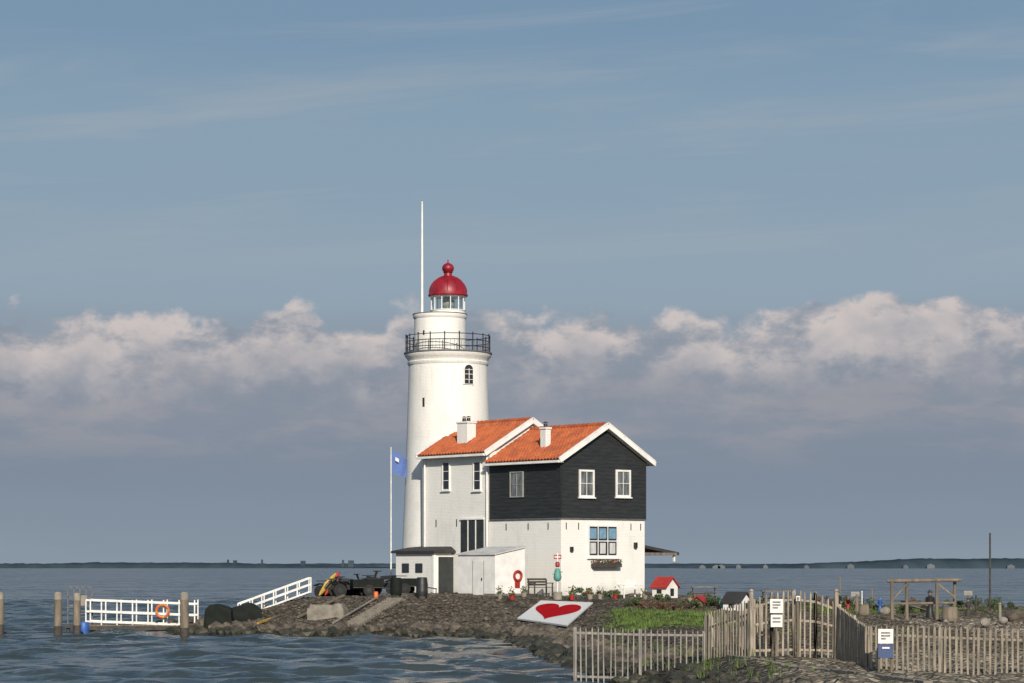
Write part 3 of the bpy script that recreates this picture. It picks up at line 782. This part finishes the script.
D=119; x=X(86,D); b=MB(); b.lathe(x,D-.6,[(.24,-.25),(.27,-.1),(.25,0),(.27,.15),(.27,.45),(.22,.55)],BLUEP,16)
b.cyl((x-.2,D-.2,-1),(x-.2,D-.2,.6),.05,.05,DWOOD,6); b.build('blue_barrel')
D=121.5; b=MB(); x0=X(68,D)
for k in range(5): b.beam((x0+k*.3,D,.4),(x0+k*.3,D,Z(587,D)),.06,.06,LEAD)
for z in (.9,1.3,1.7,Z(587,D)): b.beam((x0,D,z),(x0+1.2,D,z),.06,.06,LEAD)
b.rng(x0+.3,x0+.95,D-.04,D-.02,1.3,1.8,PALE)
b.rng(x0-.1,x0+1.5,D-.2,D+.9,.2,.35,DWOOD)
for xx in (x0,x0+1.3): b.cyl((xx,D,-2),(xx,D,.25),.09,.09,DWOOD,8)
b.build('landing_stage_rack')

def tarpbox(name,px0,px1,py0,py1,D,depth,m,sag=.08,rz=0):
    x0,x1=X(px0,D),X(px1,D); xc=(x0+x1)/2; w=x1-x0; zb=min(gh(xc,D),Z(py1,D))-.1; zt=Z(py0,D)
    bm=bmesh.new(); bmesh.ops.create_cube(bm,size=1); bmesh.ops.subdivide_edges(bm,edges=bm.edges[:],cuts=7,use_grid_fill=True)
    ph=random.uniform(0,6)
    for v in bm.verts:
        t=v.co.z+.5; s=1.04-.18*t**3
        f=.03*math.sin(v.co.x*23+v.co.y*7+ph)+.03*math.sin(v.co.y*19+v.co.z*11+ph)
        z=v.co.z-(sag*(1-math.cos(v.co.x*6.0+ph))*.5 if t>.95 else 0)-.10*(abs(v.co.x)*2)**4*(t>.8)
        v.co=Vector((v.co.x*s*w*(1+f),v.co.y*s*depth*(1+f),(z+.5)*(zt-zb)))
    me=bpy.data.meshes.new(name); bm.to_mesh(me); bm.free(); me.materials.append(m)
    me.polygons.foreach_set('use_smooth',[True]*len(me.polygons)); me.set_sharp_from_angle(angle=rad(50))
    o=bpy.data.objects.new(name,me); S.collection.objects.link(o); o.location=(xc,D+depth/2,zb); o.rotation_euler=(0,0,rz)
tarpbox('tarpaulin_covered_crates',204,231,604,629,118,1.4,DTARP)
tarpbox('tarpaulin_covered_crates',229,259,603,628,119,1.5,DTARP,.12,.15)
tarpbox('tarpaulin_covered_boat',309,345,602,624,117.5,1.3,TARP,.25,-.1)
b=MB()
P=[on_ground(258,627),on_ground(338,597)]
b.beam(Vector(P[0])+Vector((0,0,.16)),Vector(P[1])+Vector((0,0,.22)),.12,.08,YELP); 
P2=[on_ground(290,620),on_ground(332,599)]
b.beam(Vector(P2[0])+Vector((.4,0,.14)),Vector(P2[1])+Vector((.6,0,.18)),.12,.08,WOOD)
b.build('painted_spars')
def kayak(px,D,L,m,lean,yaw=0,dz=0):
    x,y=X(px,D),D; z=gh(x,y)+dz; b=MB()
    prof=[(.03,0),(.10,.2),(.16,.6),(.19,L/2),(.16,L-.6),(.10,L-.2),(.03,L)]
    b.lathe(0,0,prof,m,12); b.lathe(0,-.13,[(.07,L/2-.3),(.11,L/2),(.07,L/2+.3)],IRON,10)
    M=Matrix.Translation((x,y,z+.12))@Matrix.Rotation(yaw,4,'Z')@Matrix.Rotation(lean,4,'Y')@Matrix.Scale(.65,4,(0,1,0))
    b.v=[tuple(M@Vector(p)) for p in b.v]; return b.build('kayak')
kayak(319,127.6,1.5,YELP,rad(40),.5); kayak(325,127.9,1.5,REDP,rad(34),.5)
def wheel(b,c,R,w,axis=(0,1,0)):
    c=Vector(c); a=Vector(axis)*w/2
    b.cyl(c-a,c+a,R,R,RUBBER,16); b.cyl(c-a*1.08,c+a*1.08,R*.45,R*.45,IRON,12)
def quad_bike(px,D,rz,m,sc=1.25):
    x=X(px,D); z=gh(x,D); b=MB(Matrix.Translation((x,D,z))@Matrix.Rotation(rz,4,'Z')@Matrix.Scale(sc,4))
    for sx in (-.6,.6):
        for sy in (-.42,.42): wheel(b,(sx,sy,.29),.3,.24); 
        b.beam((sx,-.4,.3),(sx,.4,.3),.07,.07,IRON)
    b.beam((-.65,0,.45),(.65,0,.42),.32,.22,IRON)
    b.beam((-.5,0,.78),(.1,0,.74),.34,.15,IRON)
    for sx in (-.6,.6):
        for sy in (-.42,.42):
            b.beam((sx-.34,sy,.58),(sx,sy,.70),.28,.05,m); b.beam((sx,sy,.70),(sx+.34,sy,.58),.28,.05,m)
    b.beam((.15,0,.62),(.75,0,.72),.36,.2,m); b.beam((.45,0,.7),(.32,0,1.0),.08,.08,IRON)
    b.beam((.3,-.4,1.02),(.3,.4,1.02),.05,.05,IRON)
    for y in (-.25,0,.25): b.beam((-.95,y,.82),(-.45,y,.82),.03,.03,IRON); b.beam((.55,y,.84),(.9,y,.84),.03,.03,IRON)
    b.box((.82,0,.6),(.08,.3,.1),LEAD); b.build('quad_bike',bevel=.015)
quad_bike(350,127.8,rad(20),DTARP,1.15); quad_bike(384,129,rad(160),IRON,1.25); quad_bike(335,128.5,rad(-30),IRON,1.05)
def cart(px,D,rz):
    x=X(px,D); z=gh(x,D); b=MB(Matrix.Translation((x,D,z))@Matrix.Rotation(rz,4,'Z'))
    for sy in (-.5,.5): wheel(b,(0,sy,.3),.3,.12)
    b.rng(-.8,.8,-.42,.42,.42,.47,DWOOD)
    for sy in (-.42,.42): b.rng(-.8,.8,sy-.02,sy+.02,.473,.85,DTARP)
    for sx in (-.8,.8): b.rng(sx-.02,sx+.02,-.39,.39,.473,.85,DTARP)
    b.beam((.8,0,.42),(1.6,0,.3),.06,.06,IRON); b.beam((1.55,0,.3),(1.55,0,0),.04,.04,IRON)
    for k in range(12): rock(b,random.uniform(-.6,.6),random.uniform(-.3,.3),.85+random.uniform(0,.2),.2,DTARP)
    b.build('hand_cart',bevel=.01)
cart(367,127.3,rad(15)); cart(407,128.5,rad(-10))
def barrel(name,px,py,r_,h,m):
    x,y,z=on_ground(px,py); b=MB()
    b.lathe(x,y,[(r_*.86,z-.05),(r_*.97,z+h*.2),(r_,z+h*.33),(r_*.97,z+h*.36),(r_,z+h*.64),(r_*.97,z+h*.68),(r_*.86,z+h),(r_*.7,z+h+.02)],m,18); b.build(name)
barrel('rain_barrel',422,597,.3,.95,IRON); barrel('rain_barrel',396,596,.3,.9,DTARP)
barrel('orange_drum',376,598,.12,.3,ORAP)
b=MB(); A=on_ground(395,600); B_=on_ground(352,626)
for k in range(19):
    t=k/18; x=A[0]+(B_[0]-A[0])*t; y=A[1]+(B_[1]-A[1])*t; z=gh(x,y)
    b.box((x,y,z+.03),(.85,.26,.16),CONC,rz=rad(-20)+random.uniform(-.06,.06))
b.beam((A[0]-.9,A[1],A[2]+.12),(B_[0]-.9,B_[1],B_[2]+.12),.08,.08,PALE)
b.build('stone_steps',bevel=.015)

# ------------------------------------------------------------------ things round the house
def bench(px,py,m):
    x,y,z=on_ground(px,py); M=Matrix.Translation((x,y,z))@Matrix.Rotation(TH,4,'Z'); b=MB(M)
    for k in range(4): b.box((0,-.2+k*.13,.45),(1.3,.1,.035),m)
    for k in range(3): b.box((0,.3+k*.02,.58+k*.14),(1.3,.03,.1),m)
    for sx in (-.6,.6):
        b.box((sx,-.2,.21),(.06,.06,.44),m); b.box((sx,.28,.42),(.06,.06,.86),m); b.box((sx,.02,.66),(.07,.56,.04),m); b.box((sx,-.2,.55),(.05,.05,.2),m)
    b.build('garden_bench',bevel=.006)
bench(630,598,TRIM); bench(541,596,DWOOD)
def minihouse(name,px,py,w,h,d,rm,wm,rz=TH):
    x,y,z=on_ground(px,py); e=empty(name,(x,y,z)); M=Matrix.Translation((x,y,z))@Matrix.Rotation(rz,4,'Z')
    b=MB(M); hw=w/2; he=h*.55
    b.prism([(-hw,-.05),(hw,-.05),(hw,he),(0,h),(-hw,he)],d,wm,Matrix.Translation((0,d/2,0))@RZ)
    b.build('walls',e)
    b=MB(M)
    for s in (-1,1): b.add([(s*(hw+.12),-d/2-.1,he-.07),(s*(hw+.12),d/2+.1,he-.07),(0,d/2+.1,h+.03),(0,-d/2-.1,h+.03),(s*(hw+.12),-d/2-.1,he-.01),(s*(hw+.12),d/2+.1,he-.01),(0,d/2+.1,h+.1),(0,-d/2-.1,h+.1)],[(0,1,2,3),(4,5,6,7),(0,1,5,4),(2,3,7,6),(0,3,7,4),(1,2,6,5)],rm)
    b.build('roof',e)
    b=MB(M); b.rng(-hw*.3,hw*.3,-d/2-.02,-d/2,he*.1,he*.85,IRON); b.rng(-hw-.02,-hw,-.15,.15,he*.35,he*.75,IRON); b.build('door_and_window',e)
minihouse('playhouse',665,597,1.0,.95,.9,REDP,TRIM,rad(50))
minihouse('rabbit_hutch',737,611,1.0,.8,.9,DARKROOF,TRIM,rad(55))
minihouse('dog_kennel',700,606,.5,.4,.5,REDP,WOOD,rad(-30))
x,y,z=on_ground(557.5,599); b=MB()
b.cyl((x,y,z-.1),(x,y,z+2.25),.04,.035,TRIM,8); 
b.lathe(x,y,[(.06,z+.85),(.16,z+.92),(.2,z+1.05),(.14,z+1.4),(.07,z+1.5)],TEAL,14)
b.lathe(x,y,[(.06,z+1.55),(.11,z+1.6),(.11,z+1.75),(.06,z+1.82)],REDP,14)
b.box((x,y,z+2.05),(.38,.04,.2),REDP); b.box((x,y-.022,z+2.05),(.3,.01,.06),SIGNW); b.beam((x-.25,y,z+1.2),(x+.25,y,z+1.32),.05,.05,TEAL); b.lathe(x,y,[(.22,z-.05),(.24,z+.3),(.2,z+.34)],PALE,12)
b.build('painted_signpost')
for px,py,m in ((573,598,TEAL),(600,599,PALE),(615,599,REDP),(645,600,PALE),(572,600,REDP),(590,600,PALE),(690,603,PALE),(706,604,PALE),(500,599,PALE),(512,600,REDP),(524,598,PALE)):
    x,y,z=on_ground(px,py); b=MB(); r_=random.uniform(.12,.17)
    b.lathe(x,y,[(r_*.7,z-.03),(r_,z+r_*1.6),(r_*1.08,z+r_*1.65),(r_*1.08,z+r_*1.9),(r_*.9,z+r_*1.9)],m,12)
    for k in range(70):
        T=Matrix.Translation((x+random.gauss(0,.1),y+random.gauss(0,.1),z+r_*1.9+abs(random.gauss(0,.14))))@Euler((random.random()*6,random.random()*6,0)).to_matrix().to_4x4()
        b.add([(-.05,0,0),(0,-.03,0),(.05,0,0),(0,.03,0)],[(0,1,2,3)],LEAF if k%5 else random.choice([REDP,YELP,LEAF]),T)
    b.build('flower_pot',smooth=False)

def figure(px,py,h,m,m2):
    x,y,z=on_ground(px,py); b=MB()
    b.lathe(x,y,[(.16*h,z-.03),(.17*h,z+.05*h),(.12*h,z+.3*h),(.10*h,z+.48*h),(.15*h,z+.66*h),(.16*h,z+.76*h),(.06*h,z+.82*h),(.05*h,z+.85*h)],m,14)
    b.lathe(x,y,[(.04*h,z+.84*h),(.075*h,z+.88*h),(.08*h,z+.93*h),(.06*h,z+.98*h),(.02*h,z+1.0*h)],m2,12)
    b.lathe(x,y,[(.11*h,z+.955*h),(.11*h,z+.97*h),(.06*h,z+.98*h),(.05*h,z+1.05*h)],m,12)
    for s in (-1,1): b.cyl((x+s*.15*h,y,z+.74*h),(x+s*.20*h,y-.06*h,z+.5*h),.035*h,.03*h,m,7); b.cyl((x+s*.20*h,y-.06*h,z+.5*h),(x+s*.10*h,y-.15*h,z+.46*h),.03*h,.025*h,m2,7)
    b.build('garden_figure')
for q in ((838,612,.95,IRON,PALE),(857,612,.8,WOOD,PALE),(848,610,.6,REDP,PALE),(930,618,1.15,IRON,WOOD),(722,610,.6,TEAL,PALE),(795,606,.7,DWOOD,PALE),(968,617,.8,DWOOD,PALE),(880,612,.7,BLUEP,PALE)): figure(*q)
def wheelbarrow(px,py):
    x,y,z=on_ground(px,py); b=MB(Matrix.Translation((x,y,z))@Matrix.Rotation(.5,4,'Z'))
    wheel(b,(.7,0,.2),.2,.1)
    b.add([(-.3,-.22,.35),(.4,-.18,.35),(.4,.18,.35),(-.3,.22,.35),(-.45,-.33,.62),(.62,-.28,.58),(.62,.28,.58),(-.45,.33,.62)],[(0,1,2,3),(0,1,5,4),(1,2,6,5),(2,3,7,6),(3,0,4,7)],LEAD)
    for s in (-1,1): b.beam((.7,s*.1,.2),(-1.0,s*.3,.55),.04,.04,WOOD); b.beam((-.3,s*.22,.4),(-.3,s*.22,0),.04,.04,IRON)
    b.build('wheelbarrow')
wheelbarrow(912,614)
def post(name,px,py,pt,r_,m):
    x,y,z=on_ground(px,py); b=MB(); zt=Z(pt,y); b.cyl((x,y,z-.2),(x,y,zt),r_,r_*.8,m,8); b.cyl((x,y,zt),(x,y,zt+.06),r_*1.3,r_*.4,m,8); b.build(name)
post('tall_pole',990,611,534,.055,DWOOD); post('wooden_pole',840,612,578,.04,WOOD); post('wooden_pole',872,610,590,.05,WOOD)
post('wooden_pole',815,606,592,.05,WOOD); post('wooden_pole',1000,620,604,.07,PALE); post('wooden_pole',862,612,592,.03,TRIM); post('wooden_pole',976,614,596,.05,DWOOD)
for px,py,h in ((855,611,.9),(968,612,1.0)):
    x,y,z=on_ground(px,py); b=MB(); b.cyl((x,y,z-.1),(x,y,z+h),.03,.03,WOOD,6); b.box((x,y-.04,z+h-.1),(.4,.03,.22),PALE); b.box((x,y-.057,z+h-.08),(.3,.004,.05),LTXT); b.build('garden_sign')
b=MB(); D=101
xs_=[X(p,D) for p in (892,908,937,956)]
for i,x in enumerate(xs_):
    b.cyl((x,D+(.3 if i%2 else 0),gh(x,D)-.2),(x,D+(.3 if i%2 else 0),Z(579 if i in(0,3) else 583,D)),.075,.07,WOOD,8)
b.cyl((xs_[0]-.2,D,Z(581,D)),(xs_[3]+.2,D,Z(580,D)),.08,.07,WOOD,8)
b.cyl((xs_[0],D+.3,Z(604,D)),(xs_[3],D+.3,Z(603,D)),.05,.05,WOOD,8)
b.beam((xs_[1],D,Z(583,D)),(xs_[0],D,Z(600,D)),.07,.07,WOOD); b.beam((xs_[2],D,Z(583,D)),(xs_[3],D,Z(598,D)),.07,.07,WOOD)
b.build('timber_frame')
barrel('wooden_tub',950,622,.35,.6,WOOD); barrel('wooden_tub',864,616,.25,.5,WOOD)
for px,py in ((884,614),):
    x,y,z=on_ground(px,py); b=MB()
    for k in range(3): rock(b,x+random.uniform(-.4,.4),y,z+.12,random.uniform(.15,.3),PALE,I2,.8,.08)
    b.build('pale_boulder')
for px,py,r_ in ((1016,622,.45),(1003,626,.25),(985,628,.2)):
    x,y,z=on_ground(px,py); b=MB(); rock(b,x,y,z+.2,r_,STONE if px>1010 else PALE,I2,.8,.1); b.build('boulder')
b=MB()
for k in range(240):
    px=random.uniform(905,1060); x,y,z=on_ground(px,random.uniform(620,630)); rock(b,x,y,z+.02,random.uniform(.05,.13),random.choice([PALE,STONE,STONE]))
b.build('rubble_border',smooth=False)
def table(px,py):
    x,y,z=on_ground(px,py); b=MB(); b.box((x,y,z+.72),(1.4,.7,.05),WOOD)
    for dx in (-.6,.6):
        b.beam((x+dx,y-.3,z),(x+dx,y+.3,z+.7),.07,.05,WOOD); b.beam((x+dx,y+.3,z),(x+dx,y-.3,z+.7),.07,.05,WOOD)
    for dy in (-.65,.65): b.box((x,y+dy,z+.44),(1.4,.26,.04),WOOD)
    b.box((x,y,z+.4),(1.2,1.3,.05),WOOD); b.build('picnic_table')
table(776,606); table(704,600)
b=MB()
for k in range(24):
    x=5.9+k*.12; y=66-k*.62; z=gh(x,y); 
    b.box((x,y,z+.0),(.2,.6,.16),CONC,rz=rad(11)+random.uniform(-.05,.05))
b.build('path_edging',bevel=.01)

# ------------------------------------------------------------------ sun, sky
SE=rad(25); PHI=rad(8)
sd=Vector((math.sin(PHI)*math.cos(SE),-math.cos(PHI)*math.cos(SE),math.sin(SE)))
sl=bpy.data.lights.new('sun','SUN'); sl.energy=4.6; sl.angle=rad(.5); sl.color=(1,.91,.78)
so=bpy.data.objects.new('sun',sl); S.collection.objects.link(so); so.rotation_euler=sd.to_track_quat('Z','Y').to_euler(); so.location=(30,-40,60)
w=bpy.data.worlds.new('World'); S.world=w; w.use_nodes=True; nt=w.node_tree
bg=nt.nodes['Background']
sky=nn(nt,'ShaderNodeTexSky',sky_type='NISHITA'); sky.sun_disc=False; sky.sun_elevation=SE
sky.sun_rotation=math.atan2(sd.x,sd.y); sky.air_density=1.2; sky.dust_density=1.5; sky.ozone_density=1.2
tc=nn(nt,'ShaderNodeTexCoord'); V=tc.outputs['Generated']
sp=nn(nt,'ShaderNodeSeparateXYZ'); nt.links.new(V,sp.inputs[0]); e=sp.outputs[2]
K=10.0
ramp=nn(nt,'ShaderNodeValToRGB'); cr=ramp.color_ramp; cr.interpolation='EASE'
stops=[(0,(.250,.308,.370)),(.06,(.228,.282,.350)),(.15,(.212,.260,.330)),(.24,(.228,.275,.345)),(.33,(.270,.330,.400)),(.42,(.285,.370,.450)),(.60,(.250,.352,.450)),(.80,(.190,.300,.425)),(1,(.15,.260,.39))]
while len(cr.elements)<len(stops): cr.elements.new(.5)
for el,(p,c_) in zip(cr.elements,stops): el.position=p; el.color=(*c_,1)
wob=mth(nt,'MULTIPLY',mth(nt,'SUBTRACT',noise(nt,vscale(nt,V,(5,5,30)),1,4,.6),.5),.03)
ew=mth(nt,'ADD',e,wob)
nt.links.new(mth(nt,'DIVIDE',ew,.28,clamp=True),ramp.inputs[0])
c=ramp.outputs[0]
vr=nn(nt,'ShaderNodeMapping'); vr.inputs['Rotation'].default_value=(0,rad(4),0); nt.links.new(V,vr.inputs[0])
ci=noise(nt,vscale(nt,vr.outputs[0],(4,4,45)),1,5,.6,.6)
cm=mth(nt,'MULTIPLY',smooth(nt,ci,.46,.72),mth(nt,'MULTIPLY',smooth(nt,e,.10,.15),.40))
c=mixc(nt,cm,c,(.38,.42,.46))
# cumulus bank: billowing tops, soft grey base
hor=vscale(nt,V,(1,1,0))
top=noise(nt,hor,15,2,.5); det=noise(nt,vscale(nt,V,(1,1,1.3)),44,7,.56)
tp=mth(nt,'ADD',.1035,mth(nt,'ADD',mth(nt,'MULTIPLY',mth(nt,'SUBTRACT',top,.5),.030),mth(nt,'MULTIPLY',mth(nt,'SUBTRACT',det,.5),.050)))
dz=mth(nt,'SUBTRACT',tp,e)
gap=smooth(nt,noise(nt,hor,9,2,.5),.30,.46)
body=mth(nt,'MULTIPLY',mth(nt,'MULTIPLY',smooth(nt,dz,-.002,.006),smooth(nt,e,.030,.075)),mth(nt,'ADD',mth(nt,'MULTIPLY',gap,.3),.7))
puff=noise(nt,vscale(nt,V,(1,1,1.7)),30,7,.60)
lit=mth(nt,'MULTIPLY',smooth(nt,dz,.044,.002),smooth(nt,puff,.38,.58))
lit=mth(nt,'MULTIPLY',lit,mth(nt,'ADD',mth(nt,'MULTIPLY',gap,.4),.6))
cc=mixc(nt,lit,(.250,.278,.335),(.62,.555,.535))
c=mixc(nt,mth(nt,'MULTIPLY',body,mth(nt,'ADD',.60,mth(nt,'MULTIPLY',lit,.36))),c,cc)
t2=noise(nt,vscale(nt,V,(12,12,44)),1.3,6,.6)
m2=mth(nt,'MULTIPLY',smooth(nt,t2,.44,.64),mth(nt,'MULTIPLY',smooth(nt,e,.035,.06),smooth(nt,e,.095,.070)))
c=mixc(nt,mth(nt,'MULTIPLY',m2,.50),c,(.37,.35,.37))
cs=nn(nt,'ShaderNodeVectorMath',operation='SCALE'); nt.links.new(c,cs.inputs[0]); cs.inputs['Scale'].default_value=K
f=smooth(nt,e,.25,.60)
fin=mixc(nt,f,cs.outputs[0],sky.outputs[0])
nt.links.new(fin,bg.inputs[0]); bg.inputs[1].default_value=.1

# ------------------------------------------------------------------ camera
cam=bpy.data.cameras.new('camera'); co=bpy.data.objects.new('camera',cam); S.collection.objects.link(co)
co.location=(0,0,CZ); co.rotation_euler=(rad(90),0,0); cam.sensor_width=36; cam.lens=F*36/1024
cam.shift_y=(567-341.5)/1024; cam.clip_end=30000; cam.clip_start=.5
S.camera=co
S.view_settings.view_transform='Standard'; S.view_settings.look='None'; S.view_settings.exposure=0
